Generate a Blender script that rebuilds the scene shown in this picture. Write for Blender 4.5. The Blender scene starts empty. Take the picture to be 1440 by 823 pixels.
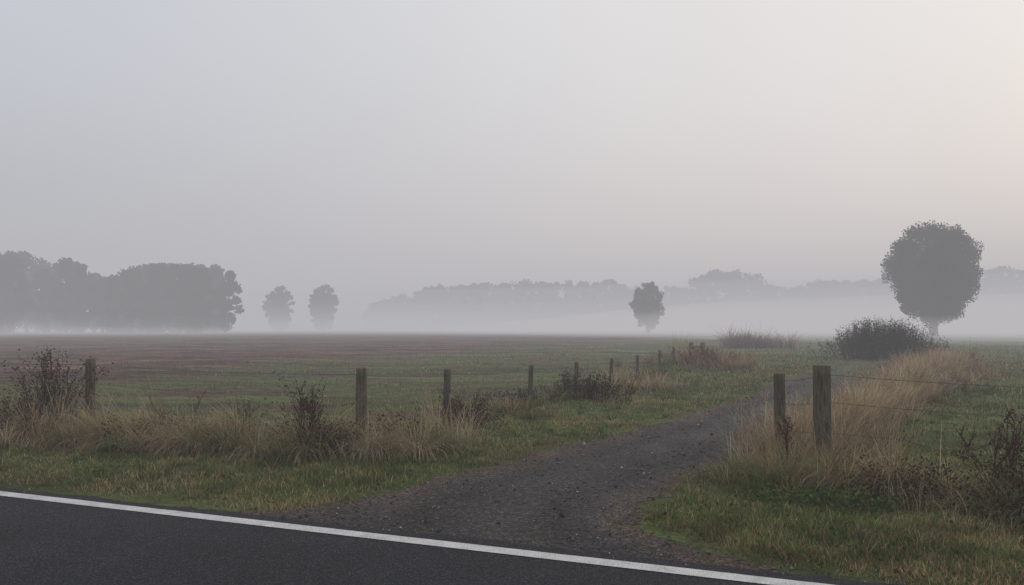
import bpy, math, numpy as np
from mathutils import Vector
rng=np.random.default_rng(7)
sc=bpy.context.scene
sc.view_settings.view_transform='Standard'; sc.view_settings.look='None'; sc.view_settings.exposure=0

# ------------------------------------------------------------ helpers
def sstep(a,b,x):
    t=np.clip((x-a)/(b-a),0,1); return t*t*(3-2*t)
_tab=np.random.default_rng(3).random((256,256))
def vnoise(x,y):
    xi=np.floor(x).astype(int); yi=np.floor(y).astype(int)
    fx=x-xi; fy=y-yi; fx=fx*fx*(3-2*fx); fy=fy*fy*(3-2*fy)
    g=lambda a,b:_tab[a%256,b%256]
    return (g(xi,yi)*(1-fx)+g(xi+1,yi)*fx)*(1-fy)+(g(xi,yi+1)*(1-fx)+g(xi+1,yi+1)*fx)*fy
def fbm(x,y,o=4):
    s=0;a=.5;t=0
    for i in range(o):
        s=s+a*vnoise(x*2**i+17.3*i,y*2**i+5.1*i); t+=a; a*=.5
    return s/t
def lerp(a,b,t): return a+(b-a)*t

def mesh_np(name,V,F,col=None,mat=None,parent=None,smooth=False):
    me=bpy.data.meshes.new(name)
    V=np.asarray(V,dtype=np.float32)
    if isinstance(F,np.ndarray): F=[F]
    me.vertices.add(len(V)); me.vertices.foreach_set("co",V.ravel())
    loops=np.concatenate([f.ravel() for f in F]).astype(np.int32)
    st=[];o=0
    for f in F:
        st.append(o+np.arange(len(f))*f.shape[1]); o+=f.size
    st=np.concatenate(st).astype(np.int32)
    me.loops.add(len(loops)); me.loops.foreach_set("vertex_index",loops)
    me.polygons.add(len(st)); me.polygons.foreach_set("loop_start",st)
    if smooth: me.polygons.foreach_set("use_smooth",np.ones(len(st),dtype=bool))
    me.update(calc_edges=True)
    if col is not None:
        c=np.ones((len(V),4),dtype=np.float32); c[:,:col.shape[1]]=col
        a=me.color_attributes.new(name="Col",type='FLOAT_COLOR',domain='POINT')
        a.data.foreach_set("color",c.ravel())
    ob=bpy.data.objects.new(name,me); sc.collection.objects.link(ob)
    if mat: me.materials.append(mat)
    if parent: ob.parent=parent
    return ob
def empty(name,loc=(0,0,0)):
    e=bpy.data.objects.new(name,None); e.location=loc; e.empty_display_size=.3
    sc.collection.objects.link(e); return e

class Acc:
    def __init__(s): s.V=[];s.Q=[];s.T=[];s.C=[];s.n=0
    def add(s,V,Q,C,T=None):
        s.V.append(V); s.C.append(C)
        if Q is not None and len(Q): s.Q.append(Q+s.n)
        if T is not None and len(T): s.T.append(T+s.n)
        s.n+=len(V)
    def build(s,name,mat,parent=None,smooth=False):
        F=[]
        if s.Q: F.append(np.concatenate(s.Q))
        if s.T: F.append(np.concatenate(s.T))
        return mesh_np(name,np.concatenate(s.V),F,np.concatenate(s.C),mat,parent,smooth)

def blades(acc,P,H,W,col,lean0=.15,bend=.6,segs=3,az=None,root_shade=.7):
    n=len(P)
    if n==0: return
    if az is None: az=rng.random(n)*2*np.pi
    l0=np.abs(rng.normal(0,1,n))*lean0
    bd=np.abs(rng.normal(1,.45,n))*bend
    dx,dy=np.cos(az),np.sin(az)
    wa=az+np.pi/2+rng.normal(0,.6,n)
    wx,wy=np.cos(wa),np.sin(wa)
    pos=np.array(P,dtype=float)
    rows=[];cols=[]
    for k in range(segs+1):
        t=k/segs
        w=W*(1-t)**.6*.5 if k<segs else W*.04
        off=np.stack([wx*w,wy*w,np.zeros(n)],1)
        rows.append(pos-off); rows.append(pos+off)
        c=col*(root_shade+(1-root_shade)*min(1,t*1.6))  # base shading painted into blade colour, darkest at the foot
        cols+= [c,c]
        th=l0+bd*(t+.5/segs)
        st=H/segs
        pos=pos+np.stack([np.sin(th)*dx*st,np.sin(th)*dy*st,np.cos(th)*st],1)
    V=np.stack(rows,1).reshape(-1,3); C=np.stack(cols,1).reshape(-1,3)
    m=2*(segs+1); b=(np.arange(n)*m)[:,None]
    Q=np.concatenate([b+np.array([[2*k,2*k+1,2*k+3,2*k+2]]) for k in range(segs)])
    acc.add(V,Q,C)

def leaves(acc,P,S,col,flat=0.0,asp=.6):
    n=len(P)
    a=rng.normal(size=(n,3)); a[:,2]*=(1-flat); a/=np.linalg.norm(a,axis=1)[:,None]
    r=rng.normal(size=(n,3)); b=np.cross(a,r); b/=np.linalg.norm(b,axis=1)[:,None]
    nn=np.cross(a,b)
    S=S[:,None]
    v0=P-a*S*.5; v2=P+a*S*.5; v1=P+b*S*.5*asp+nn*S*.1; v3=P-b*S*.5*asp+nn*S*.1
    V=np.stack([v0,v1,v2,v3],1).reshape(-1,3)
    Q=np.arange(n*4).reshape(-1,4)
    acc.add(V,Q,np.repeat(col,4,axis=0))

def tube(acc,pts,rad,col,sides=8,cap=True,jit=0,square=0):
    pts=np.asarray(pts,float); n=len(pts); rad=np.broadcast_to(np.asarray(rad,float),(n,))
    tg=np.gradient(pts,axis=0); tg/=np.linalg.norm(tg,axis=1)[:,None]+1e-9
    up=np.array([0,0,1.]) if abs(tg[0][2])<.9 else np.array([1.,0,0])
    V=[]
    ang=np.arange(sides)/sides*2*np.pi+(.4 if square else 0)
    prof=np.ones(sides)
    if square: prof=1/(np.abs(np.cos(ang))**square+np.abs(np.sin(ang))**square)**(1/square)
    pj=1+rng.normal(0,jit,sides) if jit else np.ones(sides)
    for i in range(n):
        x=np.cross(up,tg[i]); x/=np.linalg.norm(x)+1e-9; y=np.cross(tg[i],x)
        rr=rad[i]*prof*pj*(1+(rng.normal(0,jit*.4,sides) if jit else 0))
        V.append(pts[i]+np.outer(np.cos(ang)*rr,x)+np.outer(np.sin(ang)*rr,y))
    V=np.concatenate(V); Q=[]
    k=np.arange(sides); k2=(k+1)%sides
    for i in range(n-1):
        Q.append(np.stack([i*sides+k,i*sides+k2,(i+1)*sides+k2,(i+1)*sides+k],1))
    Q=np.concatenate(Q); T=None
    if cap:
        V=np.concatenate([V,pts[-1:]+tg[-1]*rad[-1]*.08]); c=len(V)-1; o=(n-1)*sides
        T=np.stack([o+k,o+k2,np.full(sides,c)],1)
    acc.add(V,Q,np.tile(np.asarray(col,float),(len(V),1)),T)

# ------------------------------------------------------------ materials
def newmat(name):
    m=bpy.data.materials.new(name); m.use_nodes=True
    nt=m.node_tree; b=nt.nodes["Principled BSDF"]; return m,nt,b
def ramp(nt,fac,stops):
    r=nt.nodes.new("ShaderNodeValToRGB"); e=r.color_ramp.elements
    while len(e)<len(stops): e.new(.5)
    for i,(p,c) in enumerate(stops):
        e[i].position=p; e[i].color=(*c,1) if len(c)==3 else c
    nt.links.new(fac,r.inputs[0]); return r
def mixc(nt,f,a,b,mode='MIX'):
    m=nt.nodes.new("ShaderNodeMix"); m.data_type='RGBA'; m.blend_type=mode
    if isinstance(f,(int,float)): m.inputs[0].default_value=f
    else: nt.links.new(f,m.inputs[0])
    for i,v in ((6,a),(7,b)):
        if isinstance(v,tuple): m.inputs[i].default_value=(*v,1)
        else: nt.links.new(v,m.inputs[i])
    return m.outputs[2]
def noise(nt,scale,detail=4,rough=.55,vec=None,vscale=None):
    t=nt.nodes.new("ShaderNodeTexNoise"); t.inputs["Scale"].default_value=scale
    t.inputs["Detail"].default_value=detail; t.inputs["Roughness"].default_value=rough
    g=nt.nodes.new("ShaderNodeNewGeometry")
    if vscale:
        m=nt.nodes.new("ShaderNodeMapping"); m.inputs["Scale"].default_value=vscale
        m.inputs["Rotation"].default_value=(0,0,math.radians(6))
        nt.links.new(g.outputs["Position"],m.inputs[0]); nt.links.new(m.outputs[0],t.inputs[0])
    else: nt.links.new(g.outputs["Position"],t.inputs[0])
    return t.outputs[0]
def bump(nt,b,h,st,dist):
    n=nt.nodes.new("ShaderNodeBump"); n.inputs["Strength"].default_value=st; n.inputs["Distance"].default_value=dist
    nt.links.new(h,n.inputs["Height"]); nt.links.new(n.outputs[0],b.inputs["Normal"])

def foliage_mat(name,transl=.3):
    m,nt,b=newmat(name); nt.nodes.remove(b)
    a=nt.nodes.new("ShaderNodeAttribute"); a.attribute_name="Col"
    d=nt.nodes.new("ShaderNodeBsdfDiffuse"); nt.links.new(a.outputs[0],d.inputs[0])
    last=d
    if transl:
        t=nt.nodes.new("ShaderNodeBsdfTranslucent"); nt.links.new(a.outputs[0],t.inputs[0])
        mx=nt.nodes.new("ShaderNodeMixShader"); mx.inputs[0].default_value=transl
        nt.links.new(d.outputs[0],mx.inputs[1]); nt.links.new(t.outputs[0],mx.inputs[2]); last=mx
    nt.links.new(last.outputs[0],nt.nodes["Material Output"].inputs[0])
    return m
M_grass=foliage_mat("grass_blades",.3); M_leaf=foliage_mat("leaf",.2); M_tree=foliage_mat("tree_leaf",0); M_stone=foliage_mat("stone",0)
def bark(name,c1,c2,c3):
    m,nt,b=newmat(name)
    n1=noise(nt,9,6,.7,vscale=(6,6,.6)); n2=noise(nt,7,4,.6)
    r=ramp(nt,n1,[(.35,c1),(.62,c2)])
    r2=ramp(nt,n2,[(.52,(0,0,0)),(.68,(1,1,1))])
    c=mixc(nt,r2.outputs[0],r.outputs[0],c3)
    nt.links.new(c,b.inputs["Base Color"]); b.inputs["Roughness"].default_value=.85
    b.inputs["Specular IOR Level"].default_value=.2
    bump(nt,b,n1,1.0,.015); return m
M_wood=bark("weathered_timber",(.03,.025,.02),(.17,.145,.11),(.085,.095,.05))
M_bark=bark("tree_bark",(.02,.017,.014),(.06,.05,.04),(.04,.045,.03))
m,nt,b=newmat("rusty_wire"); b.inputs["Base Color"].default_value=(.10,.09,.085,1); b.inputs["Metallic"].default_value=.3; b.inputs["Roughness"].default_value=.6; M_wire=m

# asphalt
m,nt,b=newmat("asphalt"); M_asph=m
n1=noise(nt,95,4,.8); n2=noise(nt,.9,5,.6)
r1=ramp(nt,n1,[(.38,(.006,.006,.009)),(.54,(.022,.022,.028)),(.62,(.12,.12,.135))])
r2=ramp(nt,n2,[(.3,(.7,.7,.7)),(.7,(1.15,1.15,1.15))])
nt.links.new(mixc(nt,1.0,r1.outputs[0],r2.outputs[0],'MULTIPLY'),b.inputs["Base Color"])
b.inputs["Roughness"].default_value=.85; b.inputs["Specular IOR Level"].default_value=.2
bump(nt,b,n1,1.0,.012)
# paint
m,nt,b=newmat("road_paint"); M_paint=m
n1=noise(nt,95,4,.8); n2=noise(nt,5,5,.7)
r1=ramp(nt,n1,[(.38,(.09,.09,.095)),(.45,(.60,.60,.60)),(.7,(.82,.82,.81))])
r2=ramp(nt,n2,[(.3,(.66,.66,.66)),(.6,(1,1,1))])
nt.links.new(mixc(nt,1.0,r1.outputs[0],r2.outputs[0],'MULTIPLY'),b.inputs["Base Color"])
b.inputs["Roughness"].default_value=.7; bump(nt,b,n1,.5,.004)
# gravel track
m,nt,b=newmat("gravel"); M_grav=m
a=nt.nodes.new("ShaderNodeAttribute"); a.attribute_name="Col"
vo=nt.nodes.new("ShaderNodeTexVoronoi"); vo.inputs["Scale"].default_value=48
g=nt.nodes.new("ShaderNodeNewGeometry"); nt.links.new(g.outputs["Position"],vo.inputs["Vector"])
sep=nt.nodes.new("ShaderNodeSeparateColor"); nt.links.new(vo.outputs["Color"],sep.inputs[0])
rs=ramp(nt,sep.outputs[0],[(0,(.5,.48,.47)),(.6,(.92,.90,.88)),(1,(2.1,2.05,2.0))])
n1=noise(nt,60,5,.75); r1=ramp(nt,n1,[(.3,(.55,.55,.55)),(.7,(1.4,1.4,1.4))])
c=mixc(nt,1.0,a.outputs[0],rs.outputs[0],'MULTIPLY'); c=mixc(nt,1.0,c,r1.outputs[0],'MULTIPLY')
nt.links.new(c,b.inputs["Base Color"]); b.inputs["Roughness"].default_value=.9; b.inputs["Specular IOR Level"].default_value=.2
hh=nt.nodes.new("ShaderNodeMath"); hh.operation='SUBTRACT'; nt.links.new(n1,hh.inputs[0]); nt.links.new(vo.outputs["Distance"],hh.inputs[1])
bump(nt,b,hh.outputs[0],.8,.012)
# ground: attribute R = ploughed field, G = field side
m,nt,b=newmat("ground_soil_and_turf"); M_ground=m
a=nt.nodes.new("ShaderNodeAttribute"); a.attribute_name="Col"
sp=nt.nodes.new("ShaderNodeSeparateColor"); nt.links.new(a.outputs[0],sp.inputs[0])
n1=noise(nt,.55,8,.68,vscale=(.5,1.2,1)); n2=noise(nt,14,6,.75); n4=noise(nt,3.0,6,.7)
n5=noise(nt,.9,7,.72,vscale=(.22,1.3,1)); n6=noise(nt,.12,5,.65,vscale=(.25,2.2,1))
turf=ramp(nt,n4,[(.3,(.05,.066,.024)),(.5,(.092,.122,.042)),(.72,(.14,.155,.062))])
soil=ramp(nt,n4,[(.28,(.036,.023,.019)),(.5,(.088,.057,.046)),(.75,(.17,.12,.092))])
patch=ramp(nt,n1,[(.48,(0,0,0)),(.58,(1,1,1))])
tp=mixc(nt,patch.outputs[0],turf.outputs[0],soil.outputs[0])
tf=mixc(nt,sp.outputs[1],turf.outputs[0],tp)
st=ramp(nt,n5,[(.38,(.45,.45,.45)),(.5,(1,.97,.95)),(.62,(2.3,2.0,1.75))])
br=mixc(nt,1.0,soil.outputs[0],st.outputs[0],'MULTIPLY')
gp=ramp(nt,n1,[(.58,(0,0,0)),(.68,(.65,.65,.65))])
br=mixc(nt,gp.outputs[0],br,turf.outputs[0])
c=mixc(nt,sp.outputs[0],tf,br)
lf_=ramp(nt,n6,[(.38,(.6,.6,.6)),(.62,(1.4,1.38,1.35))]); c=mixc(nt,1.0,c,lf_.outputs[0],'MULTIPLY')
dk=ramp(nt,n2,[(.3,(.55,.55,.55)),(.7,(1.4,1.4,1.4))])
c=mixc(nt,1.0,c,dk.outputs[0],'MULTIPLY')
nt.links.new(c,b.inputs["Base Color"]); b.inputs["Roughness"].default_value=.95; b.inputs["Specular IOR Level"].default_value=.1
bump(nt,b,n2,.9,.06)

# ------------------------------------------------------------ layout (metres; camera stands at origin on road)
u=np.array([.928,-.373]); nv=np.array([.373,.928])
ROAD_EDGE=5.72; LINE=5.49
L=np.array([(-2.9,7.12),(-2.0,7.22),(-1.5,7.6),(-1.0,8.2),(-.45,9.1),(.5,10.6),(1.51,12.05),(2.69,13.7),(3.97,15.9),(5.78,19.),(7.7,22.9),(9.4,26.4),(11.9,31.),(15.4,38.),(19.5,50.),(23.,66.)])
R=np.array([(2.2,5.2),(1.55,5.72),(1.05,6.4),(.95,6.9),(1.15,7.6),(1.9,8.9),(2.9,10.4),(3.95,12.3),(5.2,14.5),(6.9,17.3),(8.8,20.9),(11.2,25.9),(14.2,31.),(17.6,38.),(22.2,50.),(26,67.)])
def dens(A,k=12):
    out=[]
    n=len(A)
    for i in range(n-1):
        p0=A[max(i-1,0)];p1=A[i];p2=A[i+1];p3=A[min(i+2,n-1)]
        for j in range(k):
            t=j/k
            out.append(.5*((2*p1)+(-p0+p2)*t+(2*p0-5*p1+4*p2-p3)*t*t+(-p0+3*p1-3*p2+p3)*t**3))
    out.append(A[-1]); return np.array(out)
Ld,Rd=dens(L),dens(R)
poly=np.concatenate([L,R[::-1]])
def track_sd(x,y):
    inside=np.zeros(x.shape,bool); dmin=np.full(x.shape,1e9)
    n=len(poly)
    for i in range(n):
        x1,y1=poly[i]; x2,y2=poly[(i+1)%n]
        c=((y1>y)!=(y2>y))&(x<(x2-x1)*(y-y1)/((y2-y1)+1e-12)+x1); inside^=c
        dx,dy=x2-x1,y2-y1; t=np.clip(((x-x1)*dx+(y-y1)*dy)/(dx*dx+dy*dy),0,1)
        dmin=np.minimum(dmin,np.hypot(x-x1-t*dx,y-y1-t*dy))
    return np.where(inside,-dmin,dmin)
def road_s(x,y): return nv[0]*x+nv[1]*y
FL=np.array([(-16,17.6),(-6.94,13.1),(-1.99,10.5),(-1.07,12.9),(.33,15),(1.4,17.5),(2.5,20.2),(3.54,22.4),(4.9,26.4),(6.2,30.5),(8.7,38.)])
RB=np.array([(3.2,9.3),(4.7,11.6),(6.8,15),(9.8,19.5),(13.6,26),(17.4,32),(20.5,38),(25.5,50)])
def pl_dist(A,x,y):
    d=np.full(x.shape,1e9)
    for i in range(len(A)-1):
        x1,y1=A[i];dx,dy=A[i+1]-A[i]
        t=np.clip(((x-x1)*dx+(y-y1)*dy)/(dx*dx+dy*dy),0,1)
        d=np.minimum(d,np.hypot(x-x1-t*dx,y-y1-t*dy))
    return d
def hgt(x,y):
    x=np.asarray(x,float);y=np.asarray(y,float)
    s=road_s(x,y); ds=np.where(s>2.5,s-ROAD_EDGE,-1.2-s)
    m=sstep(.1,1.3,np.minimum(ds,track_sd(x,y)))
    r=np.hypot(x,y); far=1-sstep(80,200,r)
    h=(fbm(x*.9,y*.9)-.45)*.14*far+(fbm(x*.16+9,y*.16)-.5)*.3*far
    h+=.10*np.exp(-(pl_dist(FL,x,y)/.9)**2)+.10*np.exp(-(pl_dist(RB,x,y)/1.0)**2)
    return h*m

# ------------------------------------------------------------ ground
def graded(n,near,far):
    t=np.linspace(-1,1,n); k=np.arcsinh(far/near); return near*np.sinh(t*k)
gx=graded(420,9,2500); gy=graded(420,9,2500)+12
X,Y=np.meshgrid(gx,gy); Z=hgt(X,Y)
V=np.column_stack([X.ravel(),Y.ravel(),Z.ravel()])
n=420; i=np.arange((n-1)*(n-1)); rI=i//(n-1); cI=i%(n-1); b0=rI*n+cI
F=np.stack([b0,b0+1,b0+n+1,b0+n],1)
def left_of_fence(x,y):
    fx=np.interp(y,FL[2:,1],FL[2:,0],left=-1.99,right=20)
    fx=np.where(y>38,8.7+(y-38)*.42,fx)
    fy=np.interp(x,[-200,-16,-6.94,-1.99],[110,17.6,13.1,10.5],right=10.5)
    return (x<fx)&(y>fy)
def field_mask(x,y):
    f=y-(2.6*x+58)+ (fbm(x*.12,y*.12)-.5)*40
    return sstep(-9,9,f)*sstep(4,10,y-14)
fm=field_mask(X,Y)*(X<60); lf=left_of_fence(X,Y).astype(float)
col=np.column_stack([fm.ravel(),lf.ravel(),np.zeros(fm.size)])
mesh_np("ground",V,F,col,M_ground,smooth=True)

# ------------------------------------------------------------ road
def strip(name,s0,s1,z,mat,t0=-120,t1=120,nt_=900,jit1=0,rows=2):
    t=np.concatenate([np.linspace(t0,-14,60),np.linspace(-14,14,nt_)[1:-1],np.linspace(14,t1,60)])
    VV=[];k=len(t)
    j1=(fbm(t*2.2,t*0+3)-.5)*jit1*2+(fbm(t*14,t*0+8)-.5)*jit1
    for r in range(rows):
        f=r/(rows-1); s=s0+(s1-s0)*f+(j1 if r==rows-1 else 0)
        s=np.broadcast_to(s,t.shape)
        VV.append(np.column_stack([u[0]*t+nv[0]*s,u[1]*t+nv[1]*s,np.full(k,z)]))
    VV=np.concatenate(VV); q=np.arange(k-1)
    FF=np.concatenate([np.stack([r*k+q,r*k+q+1,(r+1)*k+q+1,(r+1)*k+q],1) for r in range(rows-1)])
    return mesh_np(name,VV,FF,None,mat)
strip("road",-1.1,ROAD_EDGE,.016,M_asph,jit1=.06,rows=5)
road=empty("road_marking")
e1=strip("edge_line",LINE-.075,LINE+.075,.0205,M_paint,jit1=.006); e1.parent=road
e2=strip("edge_line_opposite",-.75,-.6,.0205,M_paint); e2.parent=road
acc=Acc()
for t in np.arange(-60,60,6.):
    p=[(t,2.3),(t+2.,2.3),(t+2.,2.42),(t,2.42)]
    acc.add(np.array([[u[0]*a+nv[0]*s,u[1]*a+nv[1]*s,.0205] for a,s in p]),np.array([[0,1,2,3]]),np.ones((4,3)))
acc.build("centre_dashes",M_paint,road)

# ------------------------------------------------------------ gravel track
nc=26; rows=len(Ld); ff=np.linspace(0,1,nc)
ti=np.arange(rows)*.35
jl=(fbm(ti*1.3,ti*0+1)-.5)*.5; jr=(fbm(ti*1.3,ti*0+7)-.5)*.5
P=Ld[:,None,:]*(1-ff)[None,:,None]+Rd[:,None,:]*ff[None,:,None]
wd=(Rd-Ld)/np.linalg.norm(Rd-Ld,axis=1)[:,None]
P=P+wd[:,None,:]*(-(jl+.18)[:,None,None]*(1-ff)[None,:,None]**3+(jr+.18)[:,None,None]*ff[None,:,None]**3)
TX,TY=P[...,0],P[...,1]
crown=.006+.012*np.exp(-((ff-.5)/.14)**2)[None,:]*np.ones((rows,1))
crown[:7]=.006
TZ=crown+np.maximum(hgt(TX,TY),-.002)
q=np.arange((rows-1)*(nc-1)); r_=q//(nc-1); c_=q%(nc-1); b0=r_*nc+c_
FF=np.stack([b0,b0+1,b0+nc+1,b0+nc],1)
nn_=fbm(TX*.8,TY*.8); edge=np.abs(ff-.5)[None,:]*2
eb=sstep(.45,.95,edge+(nn_-.5)*.8)
far=sstep(24,40,np.hypot(TX,TY))
base=np.array([.056,.053,.054]); brn=np.array([.088,.064,.050]); grn=np.array([.09,.10,.045])
ctr=np.exp(-((ff-.5)/.12)**2)[None,:]*(nn_>.45)*.3*sstep(9,16,TY)
C=base*(1-eb[...,None])+brn*eb[...,None]
C=C*(1-ctr[...,None])+grn*ctr[...,None]
C=C*(1-.9*far[...,None])+grn*.9*far[...,None]
whl=np.exp(-((ff-.27)/.09)**2)+np.exp(-((ff-.73)/.09)**2)
C*=(1-.2*whl)[None,:,None]
C*= (.6+.8*fbm(TX*2.5,TY*.9))[...,None]
mesh_np("gravel_track",np.column_stack([TX.ravel(),TY.ravel(),TZ.ravel()]),FF,C.reshape(-1,3),M_grav,smooth=True)

acc=Acc()
ns=38000
d=5.3*np.exp(rng.random(ns)*math.log(26/5.3)); an=rng.uniform(-.7,.7,ns)
x=np.sin(an)*d;y=np.cos(an)*d
sd=track_sd(x,y); sr=road_s(x,y)
k=((sd<.15)&(sr>ROAD_EDGE-.02))|((rng.random(ns)<.12)&(sr>ROAD_EDGE-.12)&(sr<ROAD_EDGE+.25))
k|=(sr<ROAD_EDGE)&(sr>LINE+.1)&(sd<.5)&(rng.random(ns)<.15)
x,y=x[k],y[k]; n=len(x)
sz=np.exp(rng.normal(math.log(.0065),.5,n))*np.clip(np.hypot(x,y)/9,.9,2.0)
oct_=np.array([(1,0,0),(0,1,0),(-1,0,0),(0,-1,0),(0,0,.8),(0,0,-.5)],float)
rot=rng.random(n)*6.28; V=oct_[None]*sz[:,None,None]*rng.uniform(.6,1.4,(n,6,1))
cx,sx=np.cos(rot)[:,None],np.sin(rot)[:,None]
V=np.stack([V[...,0]*cx-V[...,1]*sx,V[...,0]*sx+V[...,1]*cx,V[...,2]],-1)
V+=np.stack([x,y,hgt(x,y)+.012+sz*.2],1)[:,None,:]
T=np.array([(0,1,4),(1,2,4),(2,3,4),(3,0,4),(1,0,5),(2,1,5),(3,2,5),(0,3,5)])
T=(np.arange(n)*6)[:,None,None]+T[None]
cc=np.array([.10,.096,.095])*np.exp(rng.normal(0,.55,(n,1)))
acc.add(V.reshape(-1,3),None,np.repeat(cc,6,0),T.reshape(-1,3))
acc.build("loose_gravel",M_stone)

# ------------------------------------------------------------ grass
def palette(n,cols,w,sig=.22):
    w=np.array(w,float);w/=w.sum()
    c=np.array(cols)[rng.choice(len(cols),n,p=w)]
    return np.clip(c*np.exp(rng.normal(0,sig,(n,1))),0,.6)
G1=(.12,.168,.05);G2=(.19,.225,.08);G3=(.07,.10,.033);D1=(.40,.30,.18);D2=(.27,.19,.11);D3=(.56,.46,.31);RB_=(.14,.065,.05)
def sample(n,dmin,dmax,p,amax=.78):
    q=rng.random(n); e=1-p
    d=(dmin**e+q*(dmax**e-dmin**e))**(1/e); a=rng.uniform(-amax,amax,n)
    return np.sin(a)*d,np.cos(a)*d,d
acc=Acc()
x,y,d=sample(520000,5.0,95,1.6)
sd=track_sd(x,y)+(fbm(x*1.7,y*1.7)-.5)*.75; s=road_s(x,y)-(fbm(x*2.3,y*2.3+4)-.5)*.35
lf=left_of_fence(x,y); fmk=field_mask(x,y)
keep=((sd>.02)|((d>27)&(rng.random(len(x))<.5)))&(s>ROAD_EDGE+.06)
edge=np.minimum(sd,s-ROAD_EDGE)
keep&=rng.random(len(x))<(.18+.82*sstep(0,.5,np.where(d>27,1,edge)))
dn=fbm(x*.5,y*1.2)
pf=np.where(lf,np.where(fmk>.5,.08,.06+.5*sstep(.50,.40,dn)),1.0)
pv=.45+.55*sstep(.40,.53,fbm(x*1.1+7,y*1.1))
keep&=rng.random(len(x))<pf*pv
x,y,d,lf,fmk,edge=[a[keep] for a in (x,y,d,lf,fmk,edge)]
n=len(x); P=np.column_stack([x,y,hgt(x,y)-.003])
sc_=np.clip(d/9,1,6)
H=np.where(lf,rng.uniform(.03,.075,n),rng.uniform(.035,.10,n))*np.clip(d/14,1,2.2)*(.4+1.1*fbm(x*1.4,y*1.4+3))
H*=1-.45*np.exp(-np.maximum(edge,0)/.2)
W=.0070*sc_*rng.uniform(.7,1.3,n)
c=palette(n,[G1,G2,G3,D1,D2],[.38,.25,.12,.15,.10],.3)
dry=sstep(.47,.60,fbm(x*.8+20,y*.8+3))[:,None]*(rng.random((n,1))<.6)
dry=np.maximum(dry,(np.exp(-((s[keep]-ROAD_EDGE-.35)/.35)**2)*.6>rng.random(n))[:,None])
c=lerp(c,palette(n,[D1,D2],[.6,.4]),dry)
c=c*(.72+.56*sstep(.35,.65,fbm(x*2.6+3,y*2.6+11)))[:,None]
cb=palette(n,[D2,(.12,.08,.05),G1],[.4,.4,.2])
c=np.where((fmk>.5)[:,None],cb,c)
blades(acc,P,H,W,c,.3,.9,2,root_shade=.55)
print("turf blades",n)
acc.build("grass",M_grass)

def tuft_cloud(acc,centers,nb,Hm,spread,cols,w,lean=.25,bend=1.0,width=.006,segs=4,azb=None,azs=1.0,root_shade=.4):
    C=np.repeat(centers,nb,axis=0); n=len(C)
    r=np.abs(rng.normal(0,1,n))*spread; a=rng.random(n)*2*np.pi
    x=C[:,0]+np.cos(a)*r; y=C[:,1]+np.sin(a)*r
    hs=np.repeat(np.exp(rng.normal(0,.28,len(centers))),nb)
    H=Hm*hs*rng.uniform(.45,1.15,n)
    az=a+rng.normal(0,.5,n)
    if azb is not None:
        ca=np.repeat(rng.normal(azb,azs,len(centers)),nb)
        az=np.where(rng.random(n)<.65,ca+rng.normal(0,.4,n),az)
    d=np.hypot(x,y)
    W=width*np.clip(d/9,.8,6)*rng.uniform(.6,1.3,n)
    dom=np.repeat(rng.choice(len(cols),len(centers),p=np.array(w)/sum(w)),nb)
    c=palette(n,cols,w,.25)
    cd=np.array(cols)[dom]*np.exp(rng.normal(0,.25,(n,1)))
    c=np.where((rng.random(n)<.65)[:,None],cd,c)
    P=np.column_stack([x,y,hgt(x,y)-.01])
    blades(acc,P,H,W,c,lean,bend,segs,az,root_shade)
def along(A,n,wid):
    seg=np.linalg.norm(np.diff(A,axis=0),axis=1); cum=np.concatenate([[0],np.cumsum(seg)])
    t=rng.random(n)*cum[-1]
    x=np.interp(t,cum,A[:,0]);y=np.interp(t,cum,A[:,1])
    return np.column_stack([x+rng.normal(0,wid,n),y+rng.normal(0,wid,n)])
acc=Acc()
x,y,d=sample(2800,5.5,40,1.3)
k=(track_sd(x,y)>.25)&(road_s(x,y)>ROAD_EDGE+.35)&~left_of_fence(x,y)
tuft_cloud(acc,np.column_stack([x,y])[k],28,.13,.05,[G1,G2,G3,D1],[.4,.3,.15,.2],.3,.9,.006,3,root_shade=.45)
acc.build("grass_clumps",M_grass)

acc=Acc()
bandL=np.array([(-13,14.9),(-6.9,12.2),(-4.6,11.2),(-2.8,10.35),(-1.2,10.4)])
tuft_cloud(acc,along(bandL,190,.28),90,.60,.065,[D1,D2,G1,D3,G3],[.36,.16,.14,.28,.06],.25,1.6,.006,5,azb=-1.6,root_shade=.3)
tuft_cloud(acc,along(bandL,110,.42),60,.34,.09,[G1,G3,G2,D2],[.35,.35,.15,.15],.3,1.4,.007,4,azb=-1.6)
# distinct arching hummocks in front of the fence
hum=np.array([(-8.4,12.5),(-7.2,11.9),(-6.2,11.5),(-5.7,11.2),(-5.0,10.95),(-4.35,10.6),(-3.75,10.35),(-3.2,10.05),(-2.75,9.85),(-1.75,10.0),(-1.25,10.15),(-.9,10.35)])
tuft_cloud(acc,hum+rng.normal(0,.06,hum.shape),620,.62,.13,[D1,D3,G1,D2],[.36,.34,.18,.12],.35,2.1,.0055,7,root_shade=.22)
tuft_cloud(acc,along(bandL-np.array([.1,.40]),30,.15),160,.55,.055,[G1,D2,D1,D3],[.3,.14,.34,.22],.45,2.3,.006,6,azb=-1.3,azs=.9,root_shade=.3)
fb=FL[2:]
tuft_cloud(acc,along(fb,190,.35),50,.28,.10,[G1,D1,D2,G3],[.35,.25,.2,.2],.25,1.1,.006,4)
tuft_cloud(acc,np.array([(-1.0,10.6),(-.8,10.9),(-1.3,10.3),(-1.5,10.7),(-.6,11.3)]),80,.75,.12,[D3,D1],[.5,.5],.2,.7,.005,5)
tuft_cloud(acc,rng.normal([7.7,32.5],[.9,1.6],(60,2)),60,.66,.2,[D1,D2,RB_],[.45,.35,.2],.2,1.1,.006,4)
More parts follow.
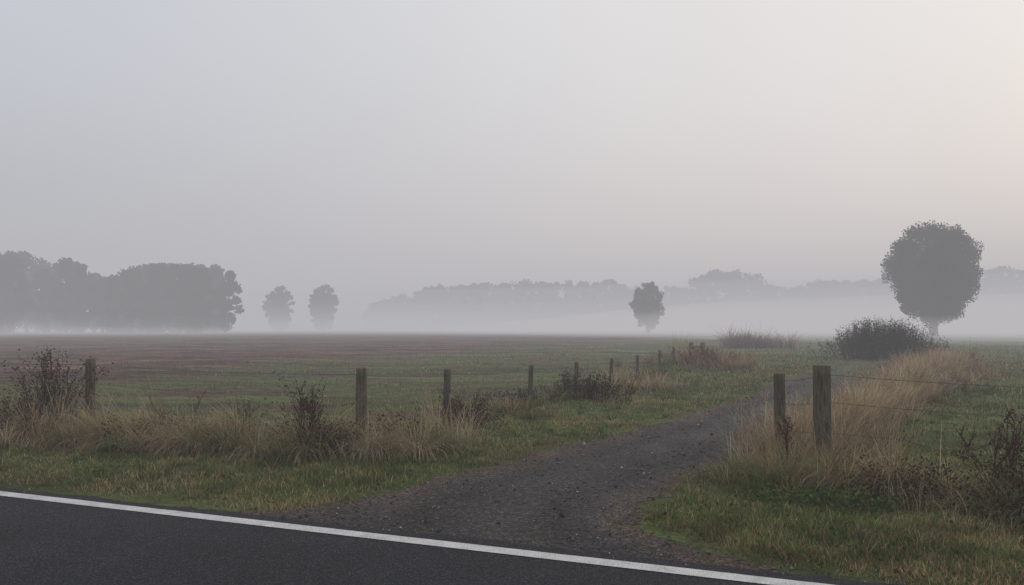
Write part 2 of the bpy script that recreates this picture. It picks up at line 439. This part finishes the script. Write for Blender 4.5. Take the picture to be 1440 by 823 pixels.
tuft_cloud(acc,rng.normal([3.3,20.6],[.5,.9],(22,2)),50,.48,.15,[D1,D3,D2],[.5,.2,.3],.2,1.0,.006,4)
tuft_cloud(acc,rng.normal([18.4,62],[.9,1.5],(50,2)),60,1.2,.3,[(.28,.20,.155),(.18,.13,.10)],[.6,.4],.3,1.0,.006,4)
acc.build("tall_dry_grass",M_grass)

acc=Acc()
tuft_cloud(acc,along(RB[:6],520,.38),65,.55,.10,[D1,D3,D2,(.40,.28,.21),G1],[.36,.26,.18,.15,.05],.2,1.1,.0055,5,azb=.2,root_shade=.35)
tuft_cloud(acc,along(RB[:2],50,.28),70,.66,.10,[D1,D3,D2],[.4,.3,.3],.2,1.0,.005,5)
tuft_cloud(acc,along(RB[4:],140,.9),60,.45,.3,[D1,D2,(.24,.16,.12)],[.4,.3,.3],.2,1.0,.0055,4)
rc=np.array([(3.3,8.5),(3.9,7.9),(4.6,7.3),(5.6,6.9),(7.5,6.2)])
tuft_cloud(acc,along(rc,140,.26),110,.46,.07,[G1,D2,D1,D3,G3],[.2,.2,.32,.18,.10],.4,1.8,.006,5,azb=-1.7,root_shade=.3)
tuft_cloud(acc,np.array([(3.35,8.25),(3.7,7.75),(4.1,7.3),(4.5,6.85),(5.0,6.6)]),560,.55,.12,[D1,D3,D2,G1],[.4,.25,.2,.15],.4,2.1,.005,7,root_shade=.2)
tuft_cloud(acc,along(rc-np.array([.1,.30]),50,.18),160,.5,.055,[D2,D1,G1,D3],[.25,.35,.2,.2],.5,2.3,.0055,6,azb=-1.9,azs=.8,root_shade=.3)
tuft_cloud(acc,rng.normal([2.75,8.6],[.25,.3],(22,2)),80,.42,.08,[G1,G2,D1],[.3,.2,.5],.3,1.1,.006,4)
acc.build("tall_dry_grass",M_grass)

acc=Acc()
c=rng.normal([3.05,7.4],[.40,.22],(120,2)); 
for cc in c:
    if track_sd(cc[:1],cc[1:])[0]<.3: continue
    k=14; P=np.column_stack([cc[0]+rng.normal(0,.06,k),cc[1]+rng.normal(0,.06,k),np.full(k,hgt(cc[0],cc[1]))+rng.uniform(.02,.14,k)])
    leaves(acc,P,rng.uniform(.02,.055,k),palette(k,[(.06,.10,.03),(.09,.14,.045),(.08,.065,.035)],[.45,.35,.2]),.6,.7)
acc.build("nettle_patch",M_leaf)

acc=Acc()
x,y,d=sample(2400,5.2,16,1.2)
sdt=track_sd(x,y)
k=(road_s(x,y)>ROAD_EDGE-.02)&(fbm(x*1.3,y*1.3)>.42)&(rng.random(len(x))<np.where(sdt<.1,.12,np.where(x>1,.9,.6))); x,y=x[k],y[k]
leaves(acc,np.column_stack([x,y,np.maximum(hgt(x,y),0)+np.where(sdt[k]<.1,.022,.045)]),rng.uniform(.025,.06,len(x)),palette(len(x),[(.11,.05,.035),(.18,.11,.06),(.07,.04,.03)],[.4,.3,.3]),.85,.75)
acc.build("fallen_leaves",M_leaf)

# ------------------------------------------------------------ brambles / shrubs / dead weeds
def shrub(name,cx,cy,w,h,nst,leafs,cols,stemcol=(.05,.03,.025),dp=None,lsize=.035,spread=.5,droop=1.0,parent=None):
    acc=Acc(); dp=dp or w*.7
    x=cx+rng.normal(0,w*.22,nst); y=cy+rng.normal(0,dp*.22,nst); z=hgt(x,y)
    sc2=max(1,math.hypot(cx,cy)/12)
    for i in range(nst):
        az=math.atan2(y[i]-cy,x[i]-cx)+rng.normal(0,.5); hh=h*rng.uniform(.55,1.1); th=abs(rng.normal(0,.25))*spread
        p=np.array([x[i],y[i],z[i]]);pts=[p]
        for k in range(7):
            th+=rng.uniform(0,.22)*droop*(k>2)+rng.normal(0,.06); az+=rng.normal(0,.12)
            p=p+np.array([math.sin(th)*math.cos(az),math.sin(th)*math.sin(az),math.cos(th)])*hh/7*1.1; pts.append(p)
        tube(acc,pts,np.linspace(.0045,.0015,8)*sc2,stemcol,4,False)
        pts=np.array(pts)
        nl=leafs; t=rng.uniform(.15,1,nl)*7; ix=np.clip(t.astype(int),0,6); f=(t-ix)[:,None]
        q=pts[ix]*(1-f)+pts[ix+1]*f+rng.normal(0,.05*max(1,h),(nl,3))*np.array([1,1,.7])
        if nl: leaves(acc,q,rng.uniform(.6,1.3,nl)*lsize*sc2**.7,palette(nl,cols,[1]*len(cols),.35),0,.6)
    return acc.build(name,M_leaf,parent)
BR=[(.05,.023,.02),(.08,.035,.03),(.042,.034,.022),(.105,.055,.038)]
GB=[(.038,.042,.02),(.06,.06,.028),(.05,.035,.025)]
shrub("bramble_bush",-7.3,12.7,.8,1.2,50,42,BR,spread=.8)
shrub("bramble_bush",-7.6,12.3,1.5,.6,60,44,GB+BR,spread=1.2)
shrub("bramble_bush",-2.6,10.2,.34,.95,20,38,GB+BR[:1],spread=.5)
shrub("bramble_bush",-2.4,10.1,.8,.46,40,38,GB+BR,spread=1.2)
shrub("bramble_bush",-1.5,10.45,.6,.5,24,30,BR+GB,spread=.9)
shrub("bramble_bush",-4.6,11.3,1.8,.42,50,38,GB,spread=1.2)
shrub("bramble_bush",-.72,12.7,.8,.54,46,42,BR,spread=1.0)
shrub("bramble_bush",1.62,16.9,1.4,.54,60,46,BR+GB,spread=1.0,dp=1.2)
shrub("bramble_bush",.2,15.6,.9,.36,24,30,GB,spread=1.0)
shrub("bramble_bush",7.9,31.5,1.8,.76,50,36,[(.11,.07,.055),(.15,.10,.07)],spread=.9)
shrub("bramble_bush",4.95,7.2,1.2,.55,76,40,BR+GB,spread=1.0)
shrub("bramble_bush",4.75,6.85,1.4,.42,80,42,GB+BR+[(.07,.10,.035)],spread=1.2)
shrub("bramble_bush",3.75,7.6,.9,.34,50,36,GB+BR[:2],spread=1.2)
def dock(name,x,y,h,n,col=(.075,.036,.03),lean=0):
    acc=Acc()
    for i in range(n):
        px,py=x+rng.normal(0,.12),y+rng.normal(0,.10); z=float(hgt(px,py)); hh=h*rng.uniform(.7,1.05)
        az=rng.random()*6.28; th=abs(rng.normal(0,.14))+lean
        tip=np.array([px+math.cos(az)*math.sin(th)*hh,py+math.sin(az)*math.sin(th)*hh,z+hh*math.cos(th)])
        b0=np.array([px,py,z]); mid=(b0+tip)/2+rng.normal(0,.015,3)
        tube(acc,[b0,mid,tip],[.006,.005,.003],col,5,False)
        for k in range(rng.integers(4,8)):
            t=rng.uniform(.45,1); p=b0*(1-t)+tip*t; a2=rng.random()*6.28; l=rng.uniform(.08,.2)
            q=p+np.array([math.cos(a2)*l*.6,math.sin(a2)*l*.6,l])
            tube(acc,[p,q],[.003,.002],col,4,False)
            m=22; f=rng.random((m,1)); PP=p*(1-f)+q*f+rng.normal(0,.008,(m,3))
            leaves(acc,PP,rng.uniform(.010,.022,m),palette(m,[col,(.11,.055,.04)],[1,1]),0,.9)
    return acc.build(name,M_leaf)
dock("dead_dock_plant",4.6,7.5,.78,6)
dock("dead_dock_plant",4.9,7.7,.80,6)
dock("dead_dock_plant",-7.25,12.5,1.2,9)
dock("dead_dock_plant",-2.6,10.1,.88,6)
dock("dead_dock_plant",-4.55,11.3,.75,2,lean=.5)
dock("dead_dock_plant",-3.4,10.8,.62,2)
dock("dead_dock_plant",3.1,8.5,.62,3)

# ------------------------------------------------------------ fence posts and wires (h = top above datum)
def post(name,x,y,h,r,lean=(0,0),sq=5,parent=None):
    acc=Acc(); z=float(hgt(x,y)); ts=np.linspace(-.25,1,12); hh=h-z
    pts=[(x+lean[0]*max(t,0),y+lean[1]*max(t,0),z+hh*t) for t in ts]
    pts.append((pts[-1][0],pts[-1][1],pts[-1][2]+.006))
    rad=np.full(13,r)*np.linspace(1.03,.97,13); rad[-1]*=.86
    tube(acc,pts,rad,(1,1,1),16,True,.02,sq)
    return acc.build(name,M_wood,parent)
fence=empty("wire_fence",(0,0,0))
post_data=[(-16,17.6,1.15,.055),(-11.5,15.4,1.15,.055),(-6.94,13.1,1.15,.066),(-1.99,10.5,1.14,.068),(-1.07,12.9,.99,.055),(.33,15,.95,.045),(1.4,17.5,.90,.045),(2.5,20.2,.87,.045),(3.54,22.4,.86,.045),(4.9,26.4,.87,.05),(6.2,30.5,.87,.05)]
for i,(x,y,h,r) in enumerate(post_data):
    post("fence_post",x,y,h,r,(rng.normal(0,.02),rng.normal(0,.02)),parent=fence)
gate=empty("gate_posts")
post("gate_post",8.55,38,.9,.10,parent=gate); post("gate_post",9.0,37.6,.9,.10,parent=gate)
acc=Acc(); tube(acc,[(8.55,37.9,.7),(9.0,37.5,.7)],.06,(1,1,1),8,True,0,5); acc.build("gate_rail",M_wood,gate)
fr=empty("wire_fence")
for (x,y,h,r,l) in [(3.26,9.66,1.115,.060,(-.02,.0)),(3.47,8.9,1.25,.082,(-.01,0)),(7.7,7.35,1.15,.06,(0,0)),(12,5.9,1.15,.06,(0,0))]:
    post("fence_post",x,y,h,r,l,parent=fr)
def wire(acc,a,b,sag,r=.0030,barb=True):
    a=np.array(a,float);b=np.array(b,float); n=14; t=np.linspace(0,1,n)[:,None]
    p=a*(1-t)+b*t; p[:,2]-=sag*4*t[:,0]*(1-t[:,0]); rr=r*max(1,np.hypot(*((a+b)/2)[:2])/12)
    tube(acc,p,rr,(1,1,1),4,False)
    Ln=np.linalg.norm(b-a)
    if barb and min(np.hypot(a[0],a[1]),np.hypot(b[0],b[1]))<14:
        for s in np.arange(.06,Ln,.11):
            f=s/Ln; q=a*(1-f)+b*f; q[2]-=sag*4*f*(1-f)
            for k in range(2):
                dv=rng.normal(size=3); dv/=np.linalg.norm(dv); dv*=.018
                tube(acc,[q-dv,q+dv],.0016,(1,1,1),3,False)
acc=Acc()
for i in range(len(post_data)-1):
    (x1,y1,h1,r1),(x2,y2,h2,r2)=post_data[i],post_data[i+1]
    for f in (.93,.66,.38):
        wire(acc,(x1,y1-r1,h1*f),(x2,y2-r2,h2*f),.03+.02*rng.random())
acc.build("barbed_wire",M_wire,fence)
acc=Acc(); rp=[(3.26,9.66,1.09),(3.47,8.9,1.22),(7.7,7.35,1.15),(12,5.9,1.15)]
for i in range(3):
    (x1,y1,h1),(x2,y2,h2)=rp[i],rp[i+1]
    for f in (.95,.70,.42):
        wire(acc,(x1,y1-.06,h1*f),(x2,y2-.06,h2*f),.02 if i==0 else .06+.04*rng.random())
acc.build("barbed_wire",M_wire,fr)

# ------------------------------------------------------------ trees
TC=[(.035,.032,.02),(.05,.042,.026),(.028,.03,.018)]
def tree(name,x,y,h,w,nlobe,nper,nleaf,ls,crown_lo=.05,trunk_r=.45,taper=.14):
    """crown = lobes on an egg shell, each lobe made of leafy clumps"""
    e=empty(name,(x,y,0)); cols=TC
    cz=h*(1+crown_lo)/2; rz=h*(1-crown_lo)/2; rx=w/2
    acc=Acc(); bk=Acc(); C=[];Rr=[]
    ga=math.pi*(3-math.sqrt(5))
    for j in range(nlobe):
        zz=1-2*(j+.5)/nlobe; zz+=rng.normal(0,.05); zz=max(-1,min(1,zz)); rh=math.sqrt(max(0,1-zz*zz)); a=ga*j+rng.normal(0,.25)
        v=np.array([math.cos(a)*rh,math.sin(a)*rh,zz]); 
        wf=(1-taper*abs(zz)) if zz<0 else (1+.05*(1-zz))
        lr=rng.uniform(.11,.18)*w
        cc=v*np.array([rx*wf-lr*.95,rx*wf-lr*.95,rz-lr*.9])*rng.uniform(.92,1.03)+np.array([0,0,cz])
        for k in range(nper):
            q=rng.normal(size=3); q/=np.linalg.norm(q); cr=lr*rng.uniform(.32,.5)
            C.append(cc+q*(lr-cr)*rng.random()**.3*np.array([1,1,.85])); Rr.append(cr)
    for k in range(nlobe*2):
        v=rng.normal(size=3); v/=np.linalg.norm(v); v*=rng.random()**.5*.62
        C.append(v*np.array([rx,rx,rz])+np.array([0,0,cz])); Rr.append(.11*w)
    for c,cr in zip(C,Rr):
        k=int(nleaf*(cr/(.06*w))**2*rng.uniform(.8,1.2)); q=rng.normal(size=(k,3)); q/=np.linalg.norm(q,axis=1)[:,None]
        q*=(rng.random((k,1))**.4)*cr
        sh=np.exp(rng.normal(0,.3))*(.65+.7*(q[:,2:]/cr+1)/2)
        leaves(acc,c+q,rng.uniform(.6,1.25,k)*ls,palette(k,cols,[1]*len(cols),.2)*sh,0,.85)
    top=h*.62; tp=[(0,0,-.3),(.05,0,h*.1),(-.1,.1,h*.3),(.1,0,top)]
    tube(bk,tp,[trunk_r*1.3,trunk_r,trunk_r*.75,trunk_r*.3],(1,1,1),10)
    C=np.array(C)
    for i in rng.choice(len(C),30,replace=False):
        t=rng.uniform(.14,.5)*h; s0=np.array([0,0,t]); e0=C[i]; md=s0*.5+e0*.5+np.array([0,0,-.04*h])*rng.random()
        tube(bk,[s0,md,e0],[trunk_r*.42,trunk_r*.25,trunk_r*.08],(1,1,1),6,False)
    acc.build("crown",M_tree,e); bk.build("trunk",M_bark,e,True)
    return e
tree("oak_tree",58.2,110,17.0,13.8,70,8,90,.25,.04,.5)
tree("oak_tree",29.0,170,11.6,8.2,40,6,60,.28,.0)
tree("oak_tree",-76,260,15.6,11,40,6,60,.40,-.08,taper=.05)
tree("oak_tree",-61.5,260,15.9,11,40,6,60,.40,-.08,taper=.05)

def tree_mass(name,items,ls,nc,nl,cols=None):
    acc=Acc(); bk=Acc(); cols=cols or [(.032,.034,.022),(.045,.042,.027),(.026,.03,.019)]
    for (x,y,h,w) in items:
        for i in range(nc):
            zf=rng.uniform(.04,.98)**.95; pr=math.sqrt(max(.02,1-max(0,(zf-.42)/.60)**2)); pr*=.9+.1*min(1,zf/.3)
            cr=rng.uniform(.10,.19)*w; a=rng.random()*6.28; rr=math.sqrt(rng.random())
            R_=max(0,w/2*pr-cr*.6)
            c=np.array([x+math.cos(a)*rr*R_,y+math.sin(a)*rr*R_,min(h*zf,h-cr*.7)])
            q=rng.normal(size=(nl,3)); q/=np.linalg.norm(q,axis=1)[:,None]; q*=(rng.random((nl,1))**.42)*cr*np.array([1,1,.85])
            leaves(acc,c+q,rng.uniform(.6,1.3,nl)*ls,palette(nl,cols,[1]*3,.2)*np.exp(rng.normal(0,.2)),0,.9)
        tube(bk,[(x,y,-.3),(x,y,h*.6)],[.4,.2],(1,1,1),6)
    e=empty(name); acc.build("foliage",M_tree,e); bk.build("trunks",M_bark,e)
pa=np.array([(-260,352),(-120,346),(-60,352),(0,350),(30,348),(50,353),(64,376),(70,372),(84,363),(110,362),(128,369),(137,392),(150,386),(163,389),(170,375),(200,367),(240,366),(280,371),(310,372),(332,384),(342,402)],float)
it=[]
for D_ in (178,186,196):
    for xw in np.arange(-160,-60,4.2):
        xw2=xw+rng.normal(0,.8); D2=D_+rng.normal(0,2); pxx=xw2/D2*1120+720
        top=np.interp(pxx,pa[:,0],pa[:,1])
        w_=rng.uniform(8.5,11)
        if 55<pxx<170: w_=6.5
        if pxx>300: w_=7.5
        if pxx>320: continue
        h=((458-top)/1120*D2+1.7)*rng.uniform(.9,1.0)
        it.append((xw2,D2,h,w_))
tree_mass("distant_woodland",it,.62,42,90)
pa=np.array([(520,430),(540,420),(570,411),(600,403),(650,398),(700,395),(760,395),(820,396),(850,392),(880,399),(930,402),(965,402),(975,392),(990,382),(1020,377),(1050,379),(1068,390),(1080,402),(1120,403),(1140,396),(1165,392),(1200,394),(1240,391),(1300,398),(1370,392),(1390,378),(1420,373),(1450,376),(1520,380),(1600,390)],float)
it=[]
for D_ in (366,374):
    for xw in np.arange(-62,300,4.2):
        pxx=xw/D_*1120+720; top=np.interp(pxx,pa[:,0],pa[:,1]); h=(458-top)/1120*D_+1.7
        it.append((xw+rng.normal(0,1),D_+rng.normal(0,4),h*rng.uniform(.93,1.01),min(12,6+h*.25)*rng.uniform(.85,1.2)))
tree_mass("distant_treeline",it,1.0,28,44)

acc=Acc(); bx,by=18.6,40.
for i in range(620):
    px=bx+rng.normal(0,.95); py=by+rng.normal(0,.7); a=math.atan2(py-by,px-bx)
    rel=min(1,math.hypot((px-bx)/2.3,(py-by)/1.8)); hh=(2.0-.9*rel**2)*rng.uniform(.65,1.1); th=.1+.6*rel*rng.random()
    b0=np.array([px,py,0.]); tip=b0+np.array([math.cos(a)*math.sin(th),math.sin(a)*math.sin(th),math.cos(th)])*hh
    tube(acc,[b0,(b0+tip)/2+rng.normal(0,.03,3),tip],[.012,.009,.004],(.035,.028,.02),3,False)
    k=42; f=rng.uniform(.1,1,(k,1)); leaves(acc,b0*(1-f)+tip*f+rng.normal(0,.09,(k,3)),rng.uniform(.05,.13,k),palette(k,[(.035,.042,.02),(.05,.055,.025),(.06,.05,.03)],[1,1,1])*rng.uniform(.6,1.7),0,.35)
acc.build("willow_bush",M_tree)

# ------------------------------------------------------------ fog (absorbing volumes; their own glow stands in for scattered light)
def glow_fogmat(name,sig,Lc):
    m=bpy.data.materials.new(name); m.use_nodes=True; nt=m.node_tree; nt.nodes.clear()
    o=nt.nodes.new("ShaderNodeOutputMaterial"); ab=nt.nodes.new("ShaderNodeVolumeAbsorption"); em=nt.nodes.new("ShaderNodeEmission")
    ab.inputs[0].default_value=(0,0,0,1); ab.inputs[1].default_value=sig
    em.inputs[0].default_value=(*Lc,1); em.inputs[1].default_value=sig  # added emission imitates light scattered in the fog
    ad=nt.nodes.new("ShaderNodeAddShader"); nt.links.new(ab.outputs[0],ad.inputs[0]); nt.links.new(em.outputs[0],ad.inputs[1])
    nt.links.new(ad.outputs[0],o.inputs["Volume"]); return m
def fogbank(name,sig,Lc,topf,zlo=-1.5,nx=110,ny=110,ext=1700):
    x=graded(nx,60,ext);y=graded(ny,60,ext)+100
    X,Y=np.meshgrid(x,y); Z=topf(X,Y); Z=np.maximum(Z,zlo+.2)
    V=np.concatenate([np.column_stack([X.ravel(),Y.ravel(),Z.ravel()]),np.column_stack([X.ravel(),Y.ravel(),np.full(X.size,zlo)])])
    i=np.arange((nx-1)*(ny-1)); b0=(i//(nx-1))*nx+i%(nx-1); t=np.stack([b0,b0+1,b0+nx+1,b0+nx],1)
    bo=(t+nx*ny)[:,::-1]
    M=nx*ny
    ring=list(range(nx))+[r*nx+nx-1 for r in range(1,ny)]+[(ny-1)*nx+c for c in range(nx-2,-1,-1)]+[r*nx for r in range(ny-2,0,-1)]
    ring=np.array(ring); r2=np.roll(ring,-1)
    sd=np.stack([ring,ring+M,r2+M,r2],1)
    return mesh_np(name,V,[np.concatenate([t,bo,sd])],None,glow_fogmat(name,sig,Lc))
def rd(X,Y,sl,sr,wl,a0=-.35,a1=.45):
    r=np.hypot(X,Y); th=np.arctan2(X,np.maximum(Y,1)); st=sl+(sr-sl)*sstep(a0,a1,th); return sstep(0,1,(r-st)/wl)
def azf(X,Y,a,b): return sstep(a,b,np.arctan2(X,np.maximum(Y,1)))
fogbank("glowing_haze",.0041,(.475,.47,.495),lambda X,Y:38+0*X,-2.4)
fogbank("glowing_ground_fog",.0032,(.44,.435,.455),lambda X,Y:-1.2+(20+5*(fbm(X/90,Y/90)-.5))*rd(X,Y,90,30,300),-2.2)
fogbank("glowing_ground_fog",.0035,(.44,.435,.455),lambda X,Y:-1.1+(12+5*(fbm(X/60+5,Y/60)-.5))*rd(X,Y,115,35,220),-2.0)
fogbank("glowing_ground_fog",.0045,(.45,.44,.455),lambda X,Y:-1.0+(7.5+4*(fbm(X/45+3,Y/45)-.5))*rd(X,Y,120,38,180),-1.8)
fogbank("glowing_ground_fog",.0050,(.45,.44,.45),lambda X,Y:-.9+(4.6+2.4*(fbm(X/35+3,Y/35)-.5))*rd(X,Y,60,30,240),-1.6)
fogbank("glowing_ground_fog",.0065,(.62,.575,.56),lambda X,Y:-1.0+(9.5+5*(fbm(X/60+9,Y/60)-.5))*azf(X,Y,-.3,.35)*rd(X,Y,100,45,170),-1.4)

# ------------------------------------------------------------ world
w=bpy.data.worlds.new("World"); sc.world=w; w.use_nodes=True; nt=w.node_tree
bg=nt.nodes["Background"]; out=nt.nodes["World Output"]
sky=nt.nodes.new("ShaderNodeTexSky"); sky.sky_type='NISHITA'; sky.sun_disc=False
sky.sun_elevation=math.radians(16); sky.sun_rotation=math.radians(50); sky.dust_density=5; sky.air_density=1
nt.links.new(sky.outputs[0],bg.inputs[0]); bg.inputs[1].default_value=.007
tc=nt.nodes.new("ShaderNodeTexCoord"); sx_=nt.nodes.new("ShaderNodeSeparateXYZ"); nt.links.new(tc.outputs["Generated"],sx_.inputs[0])
def mr(src,a,b_):
    m=nt.nodes.new("ShaderNodeMapRange"); m.interpolation_type='SMOOTHSTEP'; m.inputs[1].default_value=a; m.inputs[2].default_value=b_
    nt.links.new(src,m.inputs[0]); return m.outputs[0]
az=mr(sx_.outputs[0],-.70,.44); el=mr(sx_.outputs[2],-.02,.33)
lo=mixc(nt,az,(.42,.435,.48),(.85,.735,.685)); hi=mixc(nt,az,(.555,.595,.655),(.84,.805,.785))
c=mixc(nt,el,lo,hi)
nz=nt.nodes.new("ShaderNodeTexNoise"); nz.inputs["Scale"].default_value=1.6; nz.inputs["Detail"].default_value=3
nt.links.new(tc.outputs["Generated"],nz.inputs[0]); rn=ramp(nt,nz.outputs[0],[(.3,(.965,.965,.965)),(.7,(1.035,1.035,1.035))])
c=mixc(nt,1.0,c,rn.outputs[0],'MULTIPLY')
bg2=nt.nodes.new("ShaderNodeBackground"); nt.links.new(c,bg2.inputs[0]); bg2.inputs[1].default_value=1.04
ad=nt.nodes.new("ShaderNodeAddShader"); nt.links.new(bg.outputs[0],ad.inputs[0]); nt.links.new(bg2.outputs[0],ad.inputs[1]); nt.links.new(ad.outputs[0],out.inputs[0])
sl=bpy.data.lights.new("sun","SUN"); sl.energy=.6; sl.angle=math.radians(25); sl.color=(1,.9,.8)
so=bpy.data.objects.new("sun",sl); sc.collection.objects.link(so)
e_,a_=math.radians(16),math.radians(50)
dirv=Vector((math.sin(a_)*math.cos(e_),math.cos(a_)*math.cos(e_),math.sin(e_)))
so.rotation_euler=dirv.to_track_quat('Z','Y').to_euler()

# ------------------------------------------------------------ camera
cam=bpy.data.cameras.new("camera"); co=bpy.data.objects.new("camera",cam); sc.collection.objects.link(co)
co.location=(0,0,1.7); co.rotation_euler=(math.radians(90),0,0); cam.sensor_width=36; cam.lens=28
cam.shift_y=.0323; cam.clip_end=6000; cam.clip_start=.05
sc.camera=co
